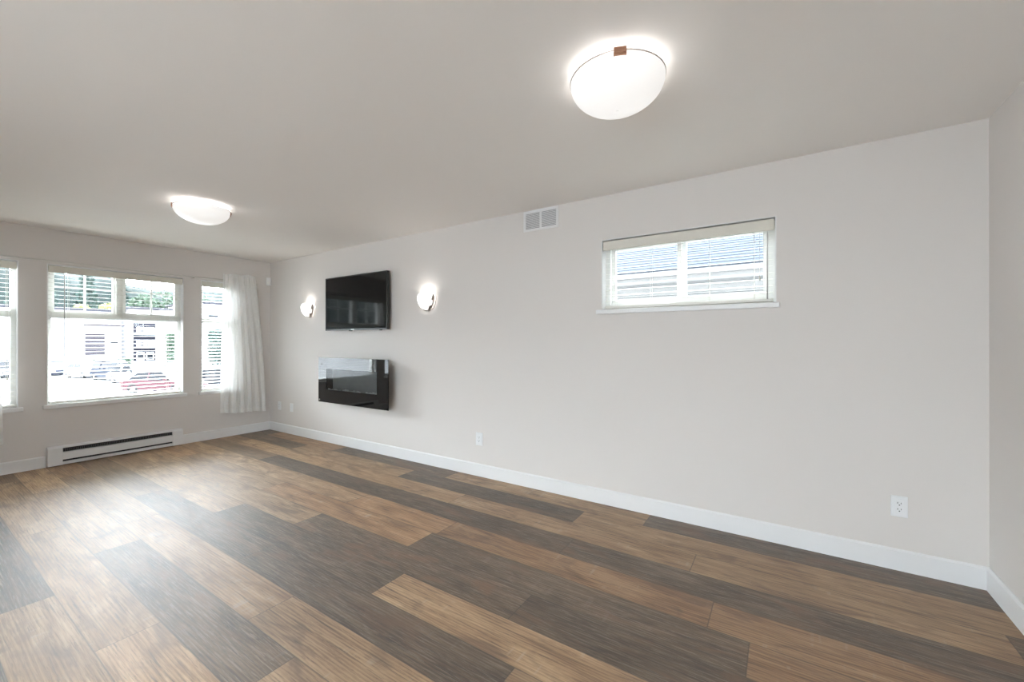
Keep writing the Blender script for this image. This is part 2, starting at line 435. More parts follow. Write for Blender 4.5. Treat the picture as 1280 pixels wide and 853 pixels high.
# ---- unseen glazed door added for fill daylight, in the wall behind the camera
def fill_door():
    x0, x1, z0, z1 = FILL_DOOR; y = WY - .10; ft = .06
    fr = MB()
    for q in ((x0, z0, x0+ft, z1), (x1-ft, z0, x1, z1), (x0+ft, z1-ft, x1-ft, z1), (x0+ft, z0, x1-ft, z0+ft)): fr.box(q[0], y-.05, q[1], q[2], y+.05, q[3])
    f = struct(fr, 'door_fill', M['vinyl'])
    w = (x1-x0-2*ft)/4
    for i in range(4):
        a = x0+ft+i*w; b_ = a+w; yy = y + (-.02 if i in (1, 2) else .02); st = .07
        p_ = MB()
        for q in ((a, z0+ft, a+st, z1-ft), (b_-st, z0+ft, b_, z1-ft), (a+st, z1-ft-st, b_-st, z1-ft), (a+st, z0+ft, b_-st, z0+ft+st)): p_.box(q[0], yy-.018, q[1], q[2], yy+.018, q[3])
        po = struct(p_, 'door_panel', M['vinyl'], f)
        g_ = MB(); g_.quad((a+st, yy, z0+ft+st), (b_-st, yy, z0+ft+st), (b_-st, yy, z1-ft-st), (a+st, yy, z1-ft-st)); struct(g_, 'pane', M['glass'], po)
    h_ = MB(); h_.tube([(x0+ft+w-.035, y+.04, .95), (x0+ft+w-.035, y+.075, .97), (x0+ft+w-.035, y+.075, 1.13), (x0+ft+w-.035, y+.04, 1.15)], .008, 8); struct(h_, 'door_handle', M['badge'], f)
fill_door()
mb = MB()  # unseen pale boards added outside to bounce skylight up onto the ceiling
for i in range(26): mb.box(-1.0, WY - T - .02 - .14*(i+1), -.09, LX + 1.0, WY - T - .026 - .14*i, -.05)
mb.box(-1.0, WY - T - 3.66, -.30, LX + 1.0, WY - T - .02, -.09)
struct(mb, 'floor_bounce_deck', M['bounce_deck'])

# ---- made-up window behind the camera, added to light the street wall
def fill_window():
    y0, y1, z0, z1 = FILL_WIN; x = LX + .10; ft = .05; fr = MB(); ym = (y0+y1)/2
    for q in ((y0, z0, y0+ft, z1), (y1-ft, z0, y1, z1), (y0+ft, z1-ft, y1-ft, z1), (y0+ft, z0, y1-ft, z0+ft), (ym-.03, z0+ft, ym+.03, z1-ft)): fr.box(x-.03, q[0], q[1], x+.04, q[2], q[3])
    f = struct(fr, 'window_fill', M['vinyl'])
    for a, b_ in ((y0+ft, ym-.03), (ym+.03, y1-ft)):
        g_ = MB(); g_.quad((x, a, z0+ft), (x, b_, z0+ft), (x, b_, z1-ft), (x, a, z1-ft)); struct(g_, 'pane', M['glass'], f)
    si = MB(); si.box(LX-.03, y0-.03, z0-.032, LX, y1+.03, z0, bev=.005); si.box(LX, y0, z0-.001, x-.03, y1, z0+.004); struct(si, 'window_sill', M['trim'], f)
fill_window()

# ---- unseen storey and roof added to shade the passage to the house next door
mb = MB(); mb.box(-T, WY - T, H + .2, LX + T, T, 4.9); struct(mb, 'wall_upper_shade', M['siding'])
mb = MB(); mb.prism([(WY - .7, 4.9), (.65, 4.9), (.65, 5.05), (WY/2, 6.6), (WY - .7, 5.05)], 'x', -.6, LX + .6); struct(mb, 'roof', M['shingle'])

# ---- street windows: frame, transom, mullions, panes, sill
GX = -.112
def street_window(name, o, big):
    y0, y1, z0, z1 = o; ft = .042
    fr = MB()
    fr.box(-.148, y0, z0, -.080, y0+ft, z1); fr.box(-.148, y1-ft, z0, -.080, y1, z1)
    fr.box(-.148, y0+ft, z1-ft, -.080, y1-ft, z1); fr.box(-.148, y0+ft, z0, -.080, y1-ft, z0+ft)
    fr.box(-.145, y0+ft, 1.528, -.078, y1-ft, 1.592, bev=.004)
    f = struct(fr, name, M['vinyl']); f['kind'] = 'structure'
    if big:
        ym = -1.628
        mu = MB(); mu.box(-.142, ym-.032, 1.592, -.074, ym+.032, z1-ft, bev=.004)
        for (a, b_) in ((y0+ft, ym-.032), (ym+.032, y1-ft)):   # sash frames
            s_ = .022
            mu.box(-.130, a, 1.592, -.085, a+s_, z1-ft); mu.box(-.130, b_-s_, 1.592, -.085, b_, z1-ft)
            mu.box(-.130, a+s_, 1.592, -.085, b_-s_, 1.592+s_); mu.box(-.130, a+s_, z1-ft-s_, -.085, b_-s_, z1-ft)
        struct(mu, 'sash', M['vinyl'], f)
        g_ = MB()
        for yc in (-1.905, -1.335): g_.box(GX-.004, yc-.009, 1.60, GX+.004, yc+.009, z1-ft)
        for (a, b_) in ((y0+ft, ym-.03), (ym+.03, y1-ft)): g_.box(GX-.004, a, 1.853, GX+.004, b_, 1.871)
        struct(g_, 'glazing_bar', M['vinyl'], f)
        panes = ((y0+ft, ym-.03, 1.595, z1-ft), (ym+.03, y1-ft, 1.595, z1-ft), (y0+ft, y1-ft, z0+ft, 1.53))
    else:
        panes = ((y0+ft, y1-ft, 1.595, z1-ft), (y0+ft, y1-ft, z0+ft, 1.53))
    for (a, b_, c_, d) in panes:
        p_ = MB(); p_.quad((GX-.006, a, c_), (GX-.006, b_, c_), (GX-.006, b_, d), (GX-.006, a, d))
        struct(p_, 'pane', M['glass'], f)
    s_ = MB(); s_.box(-.079, y0, z0-.001, 0, y1, z0+.004); s_.box(0.0, y0-.028, z0-.036, .030, y1+.030, z0+.004, bev=.005)
    struct(s_, 'window_sill', M['trim'], f)
    rv = MB()                                           # white jamb lining inside the opening
    rv.box(-.080, y0, z0+.004, -.002, y0+.006, z1); rv.box(-.080, y1-.006, z0+.004, -.002, y1, z1); rv.box(-.080, y0+.006, z1-.006, -.002, y1-.006, z1)
    struct(rv, 'jamb_lining', M['trim'], f)
    return f
street_window('window_1', BIG, True)
street_window('window_2', RIGHT, False)
street_window('window_3', LEFT, False)

# ---- side window (slider) in the long wall
def side_window():
    x0, x1, z0, z1 = SIDE; ft = .045
    fr = MB()
    fr.box(x0, .080, z0, x0+ft, .150, z1); fr.box(x1-ft, .080, z0, x1, .150, z1)
    fr.box(x0+ft, .080, z1-ft, x1-ft, .150, z1); fr.box(x0+ft, .080, z0, x1-ft, .150, z0+ft)
    f = struct(fr, 'window_4', M['vinyl'])
    sa = MB(); xm = 5.665; s_ = .030
    for (a, b_, y) in ((x0+ft, xm+.03, .115), (xm-.03, x1-ft, .088)):
        sa.box(a, y, z0+ft, a+s_, y+.025, z1-ft); sa.box(b_-s_, y, z0+ft, b_, y+.025, z1-ft)
        sa.box(a+s_, y, z0+ft, b_-s_, y+.025, z0+ft+s_); sa.box(a+s_, y, z1-ft-s_, b_-s_, y+.025, z1-ft)
    struct(sa, 'sash', M['vinyl'], f)
    la = MB(); la.box(xm-.012, .078, 1.80, xm+.012, .088, 1.86, bev=.003); struct(la, 'sash_latch', M['vinyl'], f)
    for (a, b_, y) in ((x0+ft+s_, xm, .127), (xm, x1-ft-s_, .100)):
        p_ = MB(); p_.quad((a, y, z0+ft+s_), (b_, y, z0+ft+s_), (b_, y, z1-ft-s_), (a, y, z1-ft-s_)); struct(p_, 'pane', M['glass'], f)
    si = MB(); si.box(x0, 0, z0-.001, x1, .079, z0+.004); si.box(x0-.040, -.022, z0-.030, x1+.018, 0, z0+.004, bev=.005)
    struct(si, 'window_sill', M['trim'], f)
    rv = MB(); rv.box(x0, .002, z0+.004, x0+.006, .08, z1); rv.box(x1-.006, .002, z0+.004, x1, .08, z1); rv.box(x0+.006, .002, z1-.006, x1-.006, .08, z1)
    struct(rv, 'jamb_lining', M['trim'], f)
side_window()

# ---- slatted blinds; built along a local axis u, depth w (towards the room positive), then placed
def blind(kind, u0, u1, z0, z1, label, tilt, wand_u, wand_len, cords, axis, group, nstack=0):
    def P(u, w, z): return (w, u, z) if axis == 'x' else (u, -w, z)
    def bx(mb, u0_, w0, z0_, u1_, w1, z1_, bev=0):
        a = P(u0_, w0, z0_); b_ = P(u1_, w1, z1_); mb.box(*a, *b_, bev=bev)
    root = empty('window_blind', P((u0+u1)/2, -.04, z0), label, 'blind', group)
    v = MB(); bx(v, u0+.004, -.014, z1-.080, u1-.004, -.002, z1-.010, .003)
    part(v, 'valance', M['valance'], root)
    h = MB(); bx(h, u0+.010, -.066, z1-.055, u1-.010, -.018, z1-.012)
    part(h, 'headrail', M['blind'], root)
    s_ = MB(); pitch = .0425; zc = z1 - .095; zz = []
    while zc > z0 + .045:
        zz.append(zc); zc -= pitch
    dw, th = .025, .0008
    for zc in zz:
        ct, st = math.cos(tilt), math.sin(tilt); n = 5; top = []; bot = []
        for i in range(n):
            q = -1 + 2*i/(n-1); crown = .0010*(1-q*q)
            w = -.042 + q*dw*ct; z = zc + q*dw*st + crown
            top.append((w, z+th)); bot.append((w, z-th))
        poly = top + bot[::-1]
        A = [s_.bm.verts.new(P(u0+.012, w, z)) for w, z in poly]; B = [s_.bm.verts.new(P(u1-.012, w, z)) for w, z in poly]
        s_.bm.faces.new(A); s_.bm.faces.new(B[::-1])
        for i in range(len(poly)): s_.bm.faces.new((A[i], B[i], B[(i+1) % len(poly)], A[(i+1) % len(poly)]))
    part(s_, 'slats', M['slat'], root)
    b_ = MB(); bx(b_, u0+.012, -.066, z0+.008, u1-.012, -.018, z0+.030, .004)
    part(b_, 'bottom_rail', M['blind'], root)
    for u in cords:
        c = MB()
        for w in (-.016, -.068): c.tube([P(u, w, z0+.03), P(u, w, z1-.05)], .0011, 6)
        part(c, 'ladder_cord', M['cord'], root)
    if wand_len:
        w = MB(); w.tube([P(wand_u, -.008, z1-.085), P(wand_u, -.006, z1-.10), P(wand_u, -.006, z1-.085-wand_len)], [.002, .0042, .0042], 8)
        part(w, 'tilt_wand', M['wand'], root)
    pc = MB(); pu = u1 - .085 if axis == 'y' else u1 - .06
    pc.tube([P(pu, -.010, z1-.08), P(pu, -.009, z0+.30 if axis == 'x' else z0+.18)], .0012, 6)
    zt = z0 + (.30 if axis == 'x' else .18)
    pc.lathe([(.001, .030), (.004, .022), (.0065, .004), (.0055, 0), (0.0005, 0)], P(pu, -.009, zt-.03), 12)
    part(pc, 'pull_cord', M['cord'], root)
    return root
blind('big', BIG[0]+.007, BIG[1]-.007, ZB+.004, ZT-.006, 'wide white slatted blind filling the large middle window above the heater', -.03, -2.075, .88, (-2.04, -1.62, -1.20), 'x', 'slatted blinds')
blind('right', RIGHT[0]+.007, RIGHT[1]-.007, ZB+.004, ZT-.006, 'narrow slatted blind half hidden behind the sheer curtain by the corner', -.18, 0, 0, (-.78, -.56), 'x', 'slatted blinds')
blind('left', LEFT[0]+.007, LEFT[1]-.007, ZB+.004, ZT-.006, 'narrow slatted blind in the window cut off by the left edge of the photo', -.03, 0, 0, (-2.69, -2.46), 'x', 'slatted blinds')
blind('side', SIDE[0]+.007, SIDE[1]-.007, SIDE[2]+.004, SIDE[3]-.006, 'short wide slatted blind in the small high window of the long wall', -.19, 6.205, .44, (5.19, 5.46, 5.86, 6.13), 'y', 'slatted blinds')

# ---- curtain rod and sheer curtains
RODX, RODZ = .060, 2.104
rod = empty('curtain_rod', (RODX, -1.62, RODZ), 'thin pale curtain rod running above all three front windows', 'curtain rod')
r_ = MB(); r_.tube([(RODX, -3.16, RODZ), (RODX, -.215, RODZ)], .0085, 12); part(r_, 'rod_tube', M['rod'], rod)
for y in (-3.16, -.215):
    f_ = MB(); f_.lathe([(.0005, -.016), (.010, -.012), (.013, 0), (.010, .012), (.0005, .016)], (RODX, y, RODZ), 16, axis='y'); part(f_, 'finial', M['rod'], rod)
for y in (-2.95, -.955):
    b_ = MB(); b_.box(0, y-.012, RODZ-.025, .004, y+.012, RODZ+.025); b_.box(.004, y-.004, RODZ-.014, RODX-.010, y+.004, RODZ-.0085); b_.box(RODX-.010, y-.004, RODZ-.014, RODX+.010, y+.004, RODZ-.0085)
    part(b_, 'bracket', M['rod'], rod)

def curtain(ty0, ty1, by0, by1, zb0, zb1, folds, label, seed):
    rnd = random.Random(seed); ph = [rnd.uniform(0, 6.28) for _ in range(6)]
    root = empty('sheer_curtain', (RODX, (ty0+ty1)/2, 2.19), label, 'curtain', 'sheer white curtains')
    def shape(u, v):     # v: 0 bottom hem, 1 header top
        e = v**1.5 if v > 0 else 0
        y = (by0 + (by1-by0)*u)*(1-e) + (ty0 + (ty1-ty0)*u)*e
        z = (zb0 + (zb1-zb0)*u) + .006*math.sin(9*u+ph[0])
        z = z + (2.190 + .008*math.sin(14*u+ph[1]) + .016*u - z)*v
        amp = .020 + .016*(1-v)
        uu = u + .02*math.sin(3*v + ph[3])*(1-v)
        w = math.sin(2*PI*folds*uu + ph[2] + .5*math.sin(7*u)) + .45*math.sin(2*PI*folds*1.9*uu + ph[4] + 1.3*v)
        near = max(0, 1 - abs(z - RODZ)/.10)
        w = amp*w*(1-.45*near) + near*.010*math.copysign(1, w if abs(w) > .001 else 1)*0
        edge = min(1, u/.10)
        x = .078 + w*edge*.8 + .012*(1-v)
        if near > 0: x = max(x, x*(1-near) + (RODX + .0115)*near, RODX + .0105 if abs(z - RODZ) < .03 else 0)
        return Vector((x, y, z))
    c = MB(); c.grid(lambda u, v: shape(u, .028 + v*.972), 150, 60); part(c, 'cloth', M['sheer'], root)
    h = MB(); h.grid(lambda u, v: shape(u, v*.028), 150, 3); part(h, 'hem', M['hem'], root)
    return root
curtain(-.640, -.245, -.680, -.085, .335, .292, 6.5, 'sheer white curtain hanging at the right end of the rod by the room corner', 3)
curtain(-3.05, -2.585, -3.16, -2.492, .292, .310, 6.5, 'sheer white curtain at the left end of the rod, only its edge in the photo', 5)

# ---- baseboard heater under the big window
ht = empty('baseboard_heater', (.03, (HY0+HY1)/2, .010), 'long white electric baseboard heater on the wall under the large window', 'heater')
DX = .062
b = MB()
b.box(0, HY0, .012, .006, HY1, .203)                       # back plate
b.prism([(.006, .203), (.040, .203), (.058, .190), (.058, .182), (.006, .190)], 'y', HY0, HY1)   # sloped top hood
b.box(.046, HY0, .062, DX, HY1, .138, bev=.003)            # front panel
b.box(.046, HY0, .012, DX, HY1, .040, bev=.003)            # lower lip
part(b, 'casing', M['heat'], ht)
for (a, c_) in ((HY0, HY0+.105), (HY1-.105, HY1)):
    e_ = MB(); e_.box(.004, a, .010, DX+.003, c_, .186, bev=.003); part(e_, 'end_cap', M['heat'], ht)
s_ = MB(); s_.box(.008, HY0+.105, .042, .040, HY1-.105, .060); s_.box(.008, HY0+.105, .142, .044, HY1-.105, .178); part(s_, 'vent_slot', M['dark'], ht)
f_ = MB(); y = HY0 + .11
while y < HY1 - .11:
    f_.box(.0445, y, .144, .052, y+.0025, .172); y += .014
part(f_, 'heating_fins', M['fin'], ht)

# ---- wall mounted television
tv = empty('television', (2.066, -.05, 1.42), 'flat black wall-mounted television hung above the electric fireplace', 'television')
x0, x1, z0, z1, yf = 1.490, 2.641, 1.419, 2.072, -.075
b = MB(); b.box(x0, yf+.004, z0, x1, yf+.034, z1, bev=.004); b.box(x0+.25, yf+.034, z0+.08, x1-.25, -.022, z1-.12, bev=.006); part(b, 'housing', M['tv'], tv)
b = MB(); bw = .011
b.box(x0, yf-.001, z0, x0+bw, yf+.006, z1); b.box(x1-bw, yf-.001, z0, x1, yf+.006, z1); b.box(x0+bw, yf-.001, z1-bw, x1-bw, yf+.006, z1); b.box(x0+bw, yf-.001, z0, x1-bw, yf+.006, z0+.019)
part(b, 'bezel', M['tv'], tv)
b = MB(); b.box(x0+bw, yf+.0012, z0+.019, x1-bw, yf+.0038, z1-bw); part(b, 'screen', M['screen'], tv)
b = MB(); b.box(2.00, yf-.002, z0+.005, 2.06, yf-.0008, z0+.013); part(b, 'badge', M['badge'], tv)
b = MB(); b.box(1.955, yf+.002, z0-.010, 2.005, yf+.020, z0+.002, bev=.003); part(b, 'sensor_tab', M['tv'], tv)
b = MB(); b.box(2.50, yf+.008, z0-.008, 2.535, yf+.022, z0+.002, bev=.002); part(b, 'power_button', M['tv'], tv)
b = MB(); b.box(1.82, -.022, 1.58, 2.32, -.0008, 1.94, bev=.003); part(b, 'wall_bracket', M['tv'], tv)

# ---- wall mounted electric fireplace
fp = empty('electric_fireplace', (2.10, -.08, .54), 'wide black glass electric fireplace mounted on the wall below the television', 'fireplace')
x0, x1, z0, z1, yf = 1.459, 2.747, .541, 1.088, -.150
ox0, ox1, oz0, oz1 = 1.625, 2.560, .700, .950
b = MB()                                                    # hollow casing behind the glass
cx0, cx1, cz0, cz1 = 1.56, 2.50, .60, 1.03
b.box(cx0, -.018, cz0, cx1, -.0008, cz1)
b.box(cx0, yf+.008, cz0, cx0+.02, -.018, cz1); b.box(cx1-.02+.09, yf+.008, cz0, cx1+.09, -.018, cz1)
b.box(cx0+.02, yf+.008, cz0, cx1+.07, -.018, cz0+.02); b.box(cx0+.02, yf+.008, cz1-.02, cx1+.07, -.018, cz1)
part(b, 'casing', M['tv'], fp)
b = MB(); g = .007
b.box(x0, yf, z0, ox0, yf+g, z1); b.box(ox1, yf, z0, x1, yf+g, z1); b.box(ox0, yf, z0, ox1, yf+g, oz0); b.box(ox0, yf, oz1, ox1, yf+g, z1)
part(b, 'glass_surround', M['fglass'], fp)
b = MB(); b.quad((ox0, yf+.0005, oz0), (ox1, yf+.0005, oz0), (ox1, yf+.0005, oz1), (ox0, yf+.0005, oz1)); part(b, 'viewing_pane', glass_mat('fireplace_pane', (.8, .82, .82)), fp)
b = MB(); b.box(1.585, -.036, .625, 2.565, -.022, 1.005); part(b, 'firebox', M['fbox'], fp)
b = MB(); rn = random.Random(4)
for i in range(90):
    x = rn.uniform(1.60, 2.555); y = rn.uniform(-.128, -.060); s_ = rn.uniform(.006, .013); z = .678 + rn.uniform(0, .020)
    r4 = Matrix.Rotation(rn.uniform(0, 3), 3, Vector((rn.random(), rn.random(), rn.random()+.1)).normalized())
    b.box(x-s_, y-s_, z-s_*.7, x+s_, y+s_, z+s_*.7, rot=r4, piv=(x, y, z))
o = part(b, 'crystal_bed', M['crystal'], fp); o['kind'] = 'stuff'
b = MB(); b.box(1.585, -.135, .622, 2.565, -.037, .672); part(b, 'ember_tray', M['dark'], fp)
b = MB(); b.box(1.475, yf-.002, .560, 1.492, yf, .576, bev=.0008); part(b, 'power_mark', M['badge'], fp)

# ---- half-dome wall sconces
def sconce(cx, label):
    root = empty('wall_sconce', (cx, -.01, 1.70), label, 'wall lamp', 'lit glass wall sconces')
    ztop, zb, a, d = 1.790, 1.612, .098, .088
    hh = ztop - zb
    bp_ = MB()                                              # metal back rim: half-ellipse band against the wall
    pts = []
    n = 40
    def wf(t): return math.sqrt(max(0, 1 - ((t-.28)/.72)**2)) if t > .28 else math.sqrt(1 - ((.28-t)/.40)**2)
    ts = [.5 - .5*math.cos(PI*i/(n//2)) for i in range(n//2+1)]
    outl = [(-wf(t), -t) for t in ts] + [(wf(t), -t) for t in ts[::-1][1:]]
    outer = [(cx + u*(a+.012), ztop + v*(hh+.012)) for u, v in outl]; inner = [(cx + u*(a-.004), ztop + v*(hh-.004)) for u, v in outl]
    for i in range(n):
        q = [outer[i], outer[i+1], inner[i+1], inner[i]]
        bp_.prism(q, 'y', -.026, -.020)
        bp_.prism(q, 'y', -.004, -.0005)
    part(bp_, 'metal_rim', M['nickel'], root)
    pl = MB(); pl.prism([(cx + u*(a-.02), ztop - .02 + v*(hh-.03)) for u, v in outl], 'y', -.012, -.0005); part(pl, 'back_plate', M['pan'], root)
    gl = MB()
    def sh(u, v):     # u across, v from top rim to bottom
        th = PI*u; t = math.sin(PI/2*v); k = wf(t)
        return (cx - a*math.cos(th)*k, -.030 - d*math.sin(th)*k, ztop - hh*t)
    gl.grid(sh, 40, 20); part(gl, 'glass_bowl', M['bowl'], root)
    for sx in (-1, 1):                                      # crescent side straps
        st = MB()
        def cr(u, v):
            an = -.10 - 1.25*u; wdt = .005 + .020*math.sin(PI*min(1, u*.9+.1))
            e = 1.035
            y = -.026 - wdt*v*1.2
            k = math.sqrt(max(0, 1 - ((y + .030)/d)**2)) if y < -.030 else 1
            return (cx + sx*(a*e+.004)*math.cos(an)*k, y, ztop + (hh*e+.004)*math.sin(an)*k)
        st.grid(cr, 24, 4); o_ = part(st, 'side_strap', M['nickel'], root)
        md = o_.modifiers.new('thick', 'SOLIDIFY'); md.thickness = .0015
    L = bpy.data.lights.new('bulb', 'POINT'); L.energy = SCONCE_BULB; L.shadow_soft_size = .018; L.color = (1, .95, .89)
    lo = bpy.data.objects.new('bulb', L); COL.objects.link(lo); lo.parent = root; lo.location = (0, -.045, .065)
sconce(1.030, 'small glass bowl wall lamp between the room corner and the television')
sconce(3.190, 'small glass bowl wall lamp to the right of the television')

# ---- ceiling domes
def dome(cx, cy, rot, label):
    root = empty('ceiling_lamp', (cx, cy, H), label, 'ceiling lamp', 'lit dome ceiling lamps')
    zr, R, d = 2.400, .197, .122
    pn = MB(); pn.lathe([(.0005, 0), (.085, 0), (.085, -.014), (.0005, -.014)], (cx, cy, H), 40); part(pn, 'ceiling_pan', M['pan'], root)
    g_ = MB(); prof = []
    for i in range(25):
        t = (PI/2)*i/24; prof.append((max(.0005, R*math.cos(t)), -d*math.sin(t)))
    prof2 = [(max(.0005, r*.975), z*.975) for r, z in prof][::-1]
    g_.lathe(prof + prof2 + [prof[0]], (cx, cy, zr), 72); part(g_, 'glass_dome', M['dome'], root)
    rg = MB(); rg.lathe([(R-.004, .002), (R+.0025, .002), (R+.0025, .0045), (R-.004, .0045), (R-.004, .002)], (cx, cy, zr), 72); part(rg, 'metal_band', M['nickel'], root)
    for k in range(4):
        an = rot + PI/2*k; c_ = MB()
        rm = Matrix.Rotation(an, 3, 'Z')
        if k % 2 == 0:
            c_.box(cx+R-.004, cy-.024, zr-.012, cx+R+.007, cy+.024, zr+.012, bev=.002, rot=rm, piv=(cx, cy, 0))
            c_.box(cx+R-.012, cy-.024, zr-.018, cx+R+.004, cy+.024, zr-.012, rot=rm, piv=(cx, cy, 0)); part(c_, 'clip', M['copper'], root)
        s_ = MB(); s_.box(cx+.08, cy-.010, zr+.008, cx+R, cy+.010, zr+.0105, rot=rm, piv=(cx, cy, 0)); s_.box(cx+.075, cy-.010, zr+.008, cx+.085, cy+.010, H-.004, rot=rm, piv=(cx, cy, 0)); part(s_, 'bracket_arm', M['pan'], root)
    L = bpy.data.lights.new('bulb', 'POINT'); L.energy = DOME_BULB; L.shadow_soft_size = .03; L.color = (1, .97, .94)
    lo = bpy.data.objects.new('bulb', L); COL.objects.link(lo); lo.parent = root; lo.location = (0, 0, -.052)
dome(5.689, -1.404, math.atan2(-3.135+1.404, 6.28-5.689) + .06, 'large lit white glass dome lamp nearest the camera above the bare floor')
dome(2.184, -1.646, 4.42, 'lit white glass dome lamp farther off, on the ceiling near the front windows')

# ---- air return grille
vg = empty('vent_grille', (4.534, 0, 2.255), 'small white louvred air vent grille high on the long wall under the ceiling', 'vent')
x0, x1, z0, z1 = 4.362, 4.706, 2.254, 2.434
b = MB(); w = .022
for q in ((x0, z0, x0+w, z1), (x1-w, z0, x1, z1), (x0+w, z0, x1-w, z0+w), (x0+w, z1-w, x1-w, z1)): b.box(q[0], -.008, q[1], q[2], -.0003, q[3], bev=.0015)
b.box((x0+x1)/2-.009, -.008, z0+w, (x0+x1)/2+.009, -.0003, z1-w)
part(b, 'frame', M['grille'], vg)
b = MB(); b.box(x0+w, -.0015, z0+w, x1-w, -.0003, z1-w); part(b, 'duct_backing', M['duct'], vg)
b = MB(); z = z0 + w + .006
for (a, c_) in ((x0+w, (x0+x1)/2-.009), ((x0+x1)/2+.009, x1-w)):
    z = z0 + w + .005
    while z < z1 - w - .004:
        b.box(a, -.0062, z, c_, -.0052, z+.0062, rot=Matrix.Rotation(.6, 3, 'X'), piv=(a, -.0057, z+.003)); z += .0105
part(b, 'louvres', M['grille'], vg)

# ---- outlets and plates
def outlet(cx, cz, label, w=.072, h=.118, kind='duplex'):
    root = empty('wall_outlet' if kind != 'blank' else 'blank_wall_plate', (cx, 0, cz-h/2), label, 'outlet' if kind != 'blank' else 'wall plate')
    b_ = MB(); b_.box(cx-w/2, -.007, cz-h/2, cx+w/2, -.0003, cz+h/2, bev=.003); part(b_, 'plate', M['plate'], root)
    if kind == 'blank':
        for dz in (-.03, .03):
            s_ = MB(); s_.lathe([(.0003, -.0012), (.0035, -.001), (.0035, 0)], (cx, -.007, cz+dz), 12, axis='y'); part(s_, 'screw', M['plate'], root)
        return
    f2 = MB(); f2.box(cx-.0165, -.0092, cz-.034, cx+.0165, -.007, cz+.034, bev=.001); fo = part(f2, 'receptacle', M['plate'], root)
    sl = MB()
    for dz in (-.017, .017):
        sl.box(cx-.0085, -.0096, cz+dz-.001, cx-.0060, -.0091, cz+dz+.008); sl.box(cx+.0060, -.0096, cz+dz-.001, cx+.0085, -.0091, cz+dz+.0065)
        sl.lathe([(.0003, -.0005), (.003, -.0005), (.003, 0)], (cx, -.0091, cz+dz-.008), 12, axis='y')
    part(sl, 'socket_slots', M['dark'], root, deep=fo)
outlet(6.834, .358, 'white wall outlet on the long wall near the right corner')
outlet(3.864, .354, 'white wall outlet on the bare stretch right of the fireplace', w=.080, h=.124)
outlet(.266, .366, 'white wall outlet low beside the far room corner', w=.078)
outlet(.580, .366, 'blank white wall plate between the far outlet and the fireplace', w=.072, h=.116, kind='blank')

# ---- motion detector in the corner
md = empty('motion_detector', (.024, -.024, 2.095), 'small white motion detector high in the far room corner', 'detector')
rm = Matrix.Rotation(PI/4, 3, 'Z')
b = MB(); b.box(-.030, -.022, 2.100, .030, .016, 2.215, bev=.007); bmesh.ops.rotate(b.bm, verts=b.bm.verts, cent=Vector((0, 0, 0)), matrix=rm); bmesh.ops.translate(b.bm, verts=b.bm.verts, vec=Vector((.036, -.036, 0)))
part(b, 'housing', M['plate'], md)
b = MB(); b.box(-.020, -.027, 2.112, .020, -.021, 2.158, bev=.002); bmesh.ops.rotate(b.bm, verts=b.bm.verts, cent=Vector((0, 0, 0)), matrix=rm); bmesh.ops.translate(b.bm, verts=b.bm.verts, vec=Vector((.036, -.036, 0)))
part(b, 'lens', M['vinyl'], md)

# ================================================================== OUTSIDE
GZ = -2.0
struct(box1(-140, -110, GZ - .2, 40, 110, GZ), 'ground', M['asphalt'])

mb = MB()
def hill(u, v):
    y = -110 + 220*u; x = -92 - 46*v
    top = 15 - 3.5/(1 + math.exp(-(y - 22)/3)) + 1.0*math.sin(y*.31) + .6*math.sin(y*.83 + 1)
    return (x + 1.5*math.sin(y*.5), y, GZ + (top + 6*v)*math.sin(min(1, v*2.2)*PI/2) + .5*math.sin(x*1.7 + y*2.1) - .3)
mb.grid(hill, 240, 24); struct(mb, 'hillside', M['forest'])

# ---- next-door house seen through the side window
nh = empty('neighbour_house', (5.5, 6, GZ), 'pale house next door with shingled roof seen through the high side window', 'house')
b = MB(); z = GZ; k = 0
while z < 2.30:
    b.box(-4, 4.0, z, 17, 4.06, z+.142); b.box(-4, 3.985, z, 17, 4.0, z+.02); z += .15
b.box(-4, 4.05, GZ, 17, 11.5, 2.25)
part(b, 'siding_wall', M['siding'], nh)
b = MB(); b.box(-4.4, 3.60, 2.21, 17.4, 3.64, 2.37); b.box(-4.4, 3.64, 2.21, 17.4, 4.05, 2.24); part(b, 'eave_board', M['eave'], nh)
b = MB(); b.prism([(3.50, 2.30), (3.59, 2.30), (3.60, 2.37), (3.585, 2.37), (3.58, 2.315), (3.515, 2.315), (3.49, 2.37), (3.475, 2.37)], 'x', -4.5, 17.5); part(b, 'gutter', M['eave'], nh)
b = MB(); slope = .48; y = 3.56; z = 2.40; run = .14
while y < 8.0:
    z2 = z + run*slope
    b.prism([(y, z-.02), (y, z+.012), (y+run+.02, z2+.012), (y+run+.02, z2-.02)], 'x', -4.6, 17.6); y += run; z = z2
while y < 12.4:
    z2 = z - run*slope
    b.prism([(y, z-.02), (y, z+.012), (y+run+.02, z2+.012), (y+run+.02, z2-.02)], 'x', -4.6, 17.6); y += run; z = z2
part(b, 'shingle_roof', M['shingle'], nh)

